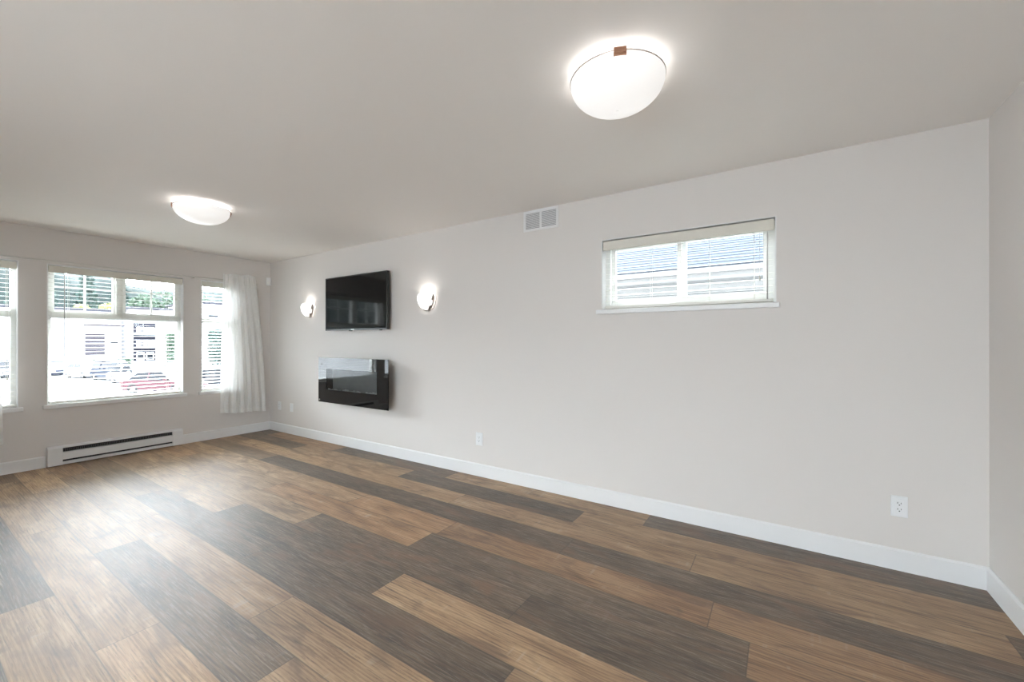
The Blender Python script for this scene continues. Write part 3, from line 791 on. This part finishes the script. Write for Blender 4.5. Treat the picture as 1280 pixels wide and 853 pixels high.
# ---- white buildings across the parking lot
def facade_window(root, x, y0, y1, z0, z1, m='bwin', name='window', fw=.08):
    f_ = MB()
    for q in ((y0, z0, y0+fw, z1), (y1-fw, z0, y1, z1), (y0+fw, z0, y1-fw, z0+fw), (y0+fw, z1-fw, y1-fw, z1)): f_.box(x-.02, q[0], q[1], x+.06, q[2], q[3])
    fo = part(f_, name, M['white_wall'], root)
    p_ = MB(); p_.box(x-.02, y0+fw, z0+fw, x+.02, y1-fw, z1-fw); part(p_, 'pane', M[m], root, deep=fo)
XB = -55.7
ba = empty('apartment_building', (XB-5, -6, GZ), 'long white building with grey boarded door across the parking lot', 'building')
b = MB(); b.box(XB-10, -24, GZ, XB, 11.7, 4.55); part(b, 'wall', M['white_wall'], ba)
b = MB(); b.box(XB-10.4, -24.4, 4.55, XB+.5, 12.0, 4.85); part(b, 'roof', M['brown_roof'], ba)
b = MB(); b.box(XB, 8.7, 2.98, XB+1.2, 11.7, 3.15); part(b, 'canopy', M['slat_door'], ba)
b = MB(); 
for i in range(12): b.box(XB, 8.80, -.15+i*.19, XB+.07, 10.35, -.15+i*.19+.16)
part(b, 'boarded_door', M['slat_door'], ba)
facade_window(ba, XB, 10.7, 11.5, .85, 1.35)
for y in (-20, -15, -10, -5, 0): facade_window(ba, XB, y, y+1.4, 1.2, 2.6); facade_window(ba, XB, y, y+1.4, -1.2, .2)
bb = empty('townhouse', (XB-5, 17, GZ), 'white townhouse with dark balcony bays right of the long white building', 'building')
XC = -55.0
b = MB(); b.box(XC-10, 12.4, GZ, XC-.8, 14.9, 5.0); b.box(XC-10, 14.9, GZ, XC, 18.6, 5.0); part(b, 'wall', M['white_wall'], bb)
b = MB(); b.box(XC-.8, 12.75, -.95, XC-.5, 14.65, 3.4); part(b, 'dark_bay', M['grey_wall'], bb)
for z in (-.3, 1.1, 2.6):
    facade_window(bb, XC-.5, 12.95, 13.65, z-.55, z+.35); facade_window(bb, XC-.5, 13.8, 14.5, z-.55, z+.35)
for z in (.55, 2.05):
    b = MB(); b.box(XC-.5, 12.7, z, XC+.4, 14.7, z+.10)
    for i in range(14): b.box(XC+.36, 12.72+i*.15, z+.1, XC+.39, 12.76+i*.15, z+.75)
    b.box(XC+.35, 12.7, z+.75, XC+.40, 14.7, z+.80); part(b, 'balcony', M['white_wall'], bb)
for z in (-1.0, .6, 2.3): facade_window(bb, XC, 16.9, 18.0, z, z+1.0)
b = MB(); b.box(XC-10.3, 12.2, 5.0, XC+.4, 18.9, 5.25); part(b, 'roof', M['brown_roof'], bb)
bc = empty('apartment_block', (XB-6, 26, GZ), 'tall white apartment block behind the right-hand front window', 'building')
b = MB(); b.box(XC-12, 19.4, GZ, XC-2, 33, 6.2); part(b, 'wall', M['white_wall'], bc)
b = MB(); b.box(XC-12.3, 19.1, 6.2, XC-1.7, 33.3, 6.5); part(b, 'roof', M['brown_roof'], bc)
for y in (20.5, 23.5, 26.5, 29.5):
    for z in (-1, 1.4, 3.8): facade_window(bc, XC-2, y, y+1.3, z, z+1.3)

# ---- trees and hedges
def leaves(rnd, n, fn, size):
    bm = bmesh.new()
    for _ in range(n):
        p_, s_ = fn(rnd); s_ = size*s_*rnd.uniform(.6, 1.3)
        a = Vector((rnd.gauss(0, 1), rnd.gauss(0, 1), rnd.gauss(0, .6))).normalized(); c_ = a.orthogonal().normalized()
        q = Matrix.Rotation(rnd.uniform(0, 6.28), 3, a); c_ = q @ c_; d = a.cross(c_)
        bm.faces.new([bm.verts.new(p_ + c_*s_*u + d*s_*.6*v) for u, v in ((-1, 0), (0, -1), (1, 0), (0, 1))])
    return bm
def tree_proto(kind, h, r, m, seed, n):
    rnd = random.Random(seed)
    root = bpy.data.objects.new(kind, None); COL.objects.link(root)
    tb = MB(); tb.tube([(0, 0, 0), (.05, .03, h*.35), (0, .05, h*.8)], [h*.022, h*.015, h*.004], 8); t_ = tb.build('trunk', M['bark']); t_.parent = root
    if kind == 'evergreen_tree':
        def fn(q):
            t = q.random()**1.5; rr = r*(1-t)*(.55+.45*math.sin(t*42)**2)*math.sqrt(q.uniform(.25, 1)); a = q.uniform(0, 6.28)
            return Vector((rr*math.cos(a), rr*math.sin(a), h*(.10 + .9*t) - rr*.25)), 1.0
    else:
        cl = [(Vector((rnd.gauss(0, .42)*r, rnd.gauss(0, .42)*r, h*rnd.uniform(.42, .88))), r*rnd.uniform(.35, .6)) for _ in range(16)]
        def fn(q):
            c_, R_ = q.choice(cl); v = Vector((q.gauss(0, 1), q.gauss(0, 1), q.gauss(0, 1))).normalized()
            return c_ + v*R_*q.uniform(.75, 1.0), 1.0
    bm = leaves(rnd, n, fn, .34 if kind == 'evergreen_tree' else .30)
    me = bpy.data.meshes.new('crown'); bm.to_mesh(me); bm.free(); me.materials.append(m)
    c = bpy.data.objects.new('crown', me); COL.objects.link(c); c.parent = root
    return root
ev = tree_proto('evergreen_tree', 14.5, 3.0, M['leaf_dark'], 1, 5200)
bl = tree_proto('leafy_tree', 11, 3.6, M['leaf_mid'], 2, 4200)
yl = tree_proto('yellow_tree', 7.6, 1.9, M['leaf_yellow'], 3, 2200)
ev_spots = [(-78, 7.0, 1.0), (-78, 13.3, 1.06), (-87, 19.0, 1.12), (-85.5, 10.2, 1.1), (-78, .6, 1.0), (-85, 3.6, 1.08), (-79, -6, .95), (-86, -3.2, 1.1)]
evl = 'tall dark evergreen tree in the row behind the white buildings'
evs = [ev] + [copy_tree(ev) for _ in ev_spots[1:]]
for o, (x, y, s_) in zip(evs, ev_spots):
    o.location = (x, y, GZ); o.scale = (s_, s_, s_); o.rotation_euler.z = random.uniform(0, 6.28); tag(o, evl, 'tree', 'evergreens behind the buildings')
bl_spots = [(-78, 23.6, 1.10), (-90, 30.0, 1.1), (-80, 34.5, 1.0), (-91, 44, 1.1)]
bls = [bl] + [copy_tree(bl) for _ in bl_spots[1:]]
for o, (x, y, s_) in zip(bls, bl_spots):
    o.location = (x, y, GZ); o.scale = (s_, s_, s_); o.rotation_euler.z = random.uniform(0, 6.28); tag(o, 'bushy mid green tree behind the right-hand buildings', 'tree', 'leafy trees behind the buildings')
yl2 = copy_tree(yl)
for o, (x, y, s_) in zip((yl, yl2), ((-68.5, 13.2, 1.1), (-69.5, 17.6, .98))):
    o.location = (x, y, GZ); o.scale = (s_, s_, s_); o.rotation_euler.z = random.uniform(0, 6.28); tag(o, 'small yellow green tree rising just behind the white roofs', 'tree', 'yellow green trees')
def hedge(y0, y1, x, h, label, m='leaf_mid', d=1.0):
    rnd = random.Random(int(y0*10))
    bm = leaves(rnd, int(520*(y1-y0)*h), lambda q: (Vector((q.uniform(-d/2, d/2), q.uniform(-(y1-y0)/2, (y1-y0)/2), h*q.uniform(.0, 1)**.7)), 1.0), .11)
    me = bpy.data.meshes.new('hedge'); bm.to_mesh(me); bm.free(); me.materials.append(M[m])
    o = bpy.data.objects.new('hedge', me); COL.objects.link(o); o.location = (x, (y0+y1)/2, GZ); tag(o, label, 'hedge')
hedge(9.0, 12.0, -53.5, 1.5, 'low clipped hedge along the foot of the long white building')
hedge(14.95, 15.95, -53.0, 4.2, 'tall narrow green hedge between the dark bay and the white wall')
hedge(19.0, 22.0, -52.5, 4.8, 'tall dark hedge in front of the apartment block at right', 'leaf_dark', 1.4)

# ---- parked cars (local: length along x, front towards +x)
def car(paint, loc, rz, label, kind='sedan'):
    root = empty('car', loc, label, 'car', 'cars in the parking lot')
    def put(mb, name, m, deep=None, l=None):
        o = mb.build(name, m); o.parent = deep or root
        if l: o['label'] = l
        return o
    Lh, Wd, ht_ = 2.2, .86, (1.45 if kind == 'sedan' else 1.68)
    belt = .86 if kind == 'sedan' else .98
    prof = [(-Lh, .38), (-Lh+.06, .72), (-Lh+.25, belt-.02), (-1.35, belt), (.95, belt), (1.7, belt-.10), (Lh-.06, belt-.22), (Lh, .45), (Lh-.05, .24), (-Lh+.05, .24)]
    b_ = MB(); vs = b_.prism(prof, 'y', -Wd, Wd)
    bmesh.ops.bevel(b_.bm, geom=[e for e in b_.bm.edges if abs(e.verts[0].co.y) == abs(e.verts[1].co.y) and e.verts[0].co.y*e.verts[1].co.y > 0], offset=.07, segments=2, affect='EDGES')
    put(b_, 'body', CARC[paint])
    def cab(z0, z1, x0, x1, x2, x3, w0, w1, mb):
        A = [mb.bm.verts.new(v) for v in ((x0, -w0, z0), (x3, -w0, z0), (x3, w0, z0), (x0, w0, z0))]
        B = [mb.bm.verts.new(v) for v in ((x1, -w1, z1), (x2, -w1, z1), (x2, w1, z1), (x1, w1, z1))]
        mb.bm.faces.new(A[::-1]); mb.bm.faces.new(B)
        for i in range(4): mb.bm.faces.new((A[i], A[(i+1) % 4], B[(i+1) % 4], B[i]))
    back = (-1.75, -1.15) if kind == 'sedan' else (-2.05, -1.85)
    g_ = MB(); cab(belt-.02, ht_-.05, back[0], back[1], .30, 1.05, .80, .64, g_); put(g_, 'window_glass', M['carglass'])
    r_ = MB(); cab(ht_-.06, ht_, back[1]-.04, back[1]+.12, .18, .34, .665, .58, r_)
    put(r_, 'roof', CARC[paint])
    for px_ in (-.45, ):
        p_ = MB()
        for sy in (-1, 1): p_.tube([(px_, sy*.805, belt-.02), (px_+.02, sy*.655, ht_-.05)], .035, 6)
        put(p_, 'door_pillar', CARC[paint])
    for sx in (-1.35, 1.38):
        for sy in (-1, 1):
            w = MB(); w.lathe([(.20, -.10), (.31, -.10), (.325, -.07), (.325, .07), (.31, .10), (.20, .10), (.20, -.10)], (sx, sy*.78, .325), 24, axis='y'); wo = put(w, 'wheel', M['tyre'])
            k = MB(); k.lathe([(.0005, sy*.085), (.05, sy*.09), (.20, sy*.07), (.20, -sy*.05)], (sx, sy*.78, .325), 20, axis='y'); put(k, 'hubcap', M['rim'], wo)
    for sy in (-1, 1):
        h_ = MB(); h_.box(Lh-.16, sy*.52, .56, Lh-.005, sy*.80, .68, bev=.02); put(h_, 'headlight', M['lampglass'])
        t_ = MB(); t_.box(-Lh+.0, sy*.55, .62, -Lh+.14, sy*.80, .76, bev=.02); put(t_, 'tail_light', M['tail'])
    bp_ = MB(); bp_.box(Lh-.04, -.45, .36, Lh+.02, .45, .50, bev=.01); put(bp_, 'grille', M['tyre'])
    for sy in (-1, 1):
        mi = MB(); mi.box(.72, sy*.86, belt+.02, .86, sy*1.02, belt+.14, bev=.02); put(mi, 'wing_mirror', CARC[paint])
    root.rotation_euler.z = rz
    return root
car('navy', (-51.6, 6.0, GZ), .10, 'dark blue parked car at the left of the big window view')
car('grey', (-51.0, 3.2, GZ), .10, 'dark grey parked car half hidden by the left window frame', 'suv')
car('silver', (-46.4, 7.2, GZ), .15, 'silver parked car beside the dark blue one')
car('navy', (-41.7, 7.9, GZ), .12, 'dark blue tall parked car in the middle of the lot', 'suv')
car('white', (-36.9, 8.1, GZ), .25, 'white parked car behind the red one')
car('red', (-26.8, 6.9, GZ), .55, 'dark red parked car nearest the front window')
car('grey', (-31.7, 9.9, GZ), .25, 'dark grey parked car behind the red car at right', 'suv')
car('grey', (-27.0, 10.6, GZ), .55, 'dark grey parked sedan seen through the narrow right window')
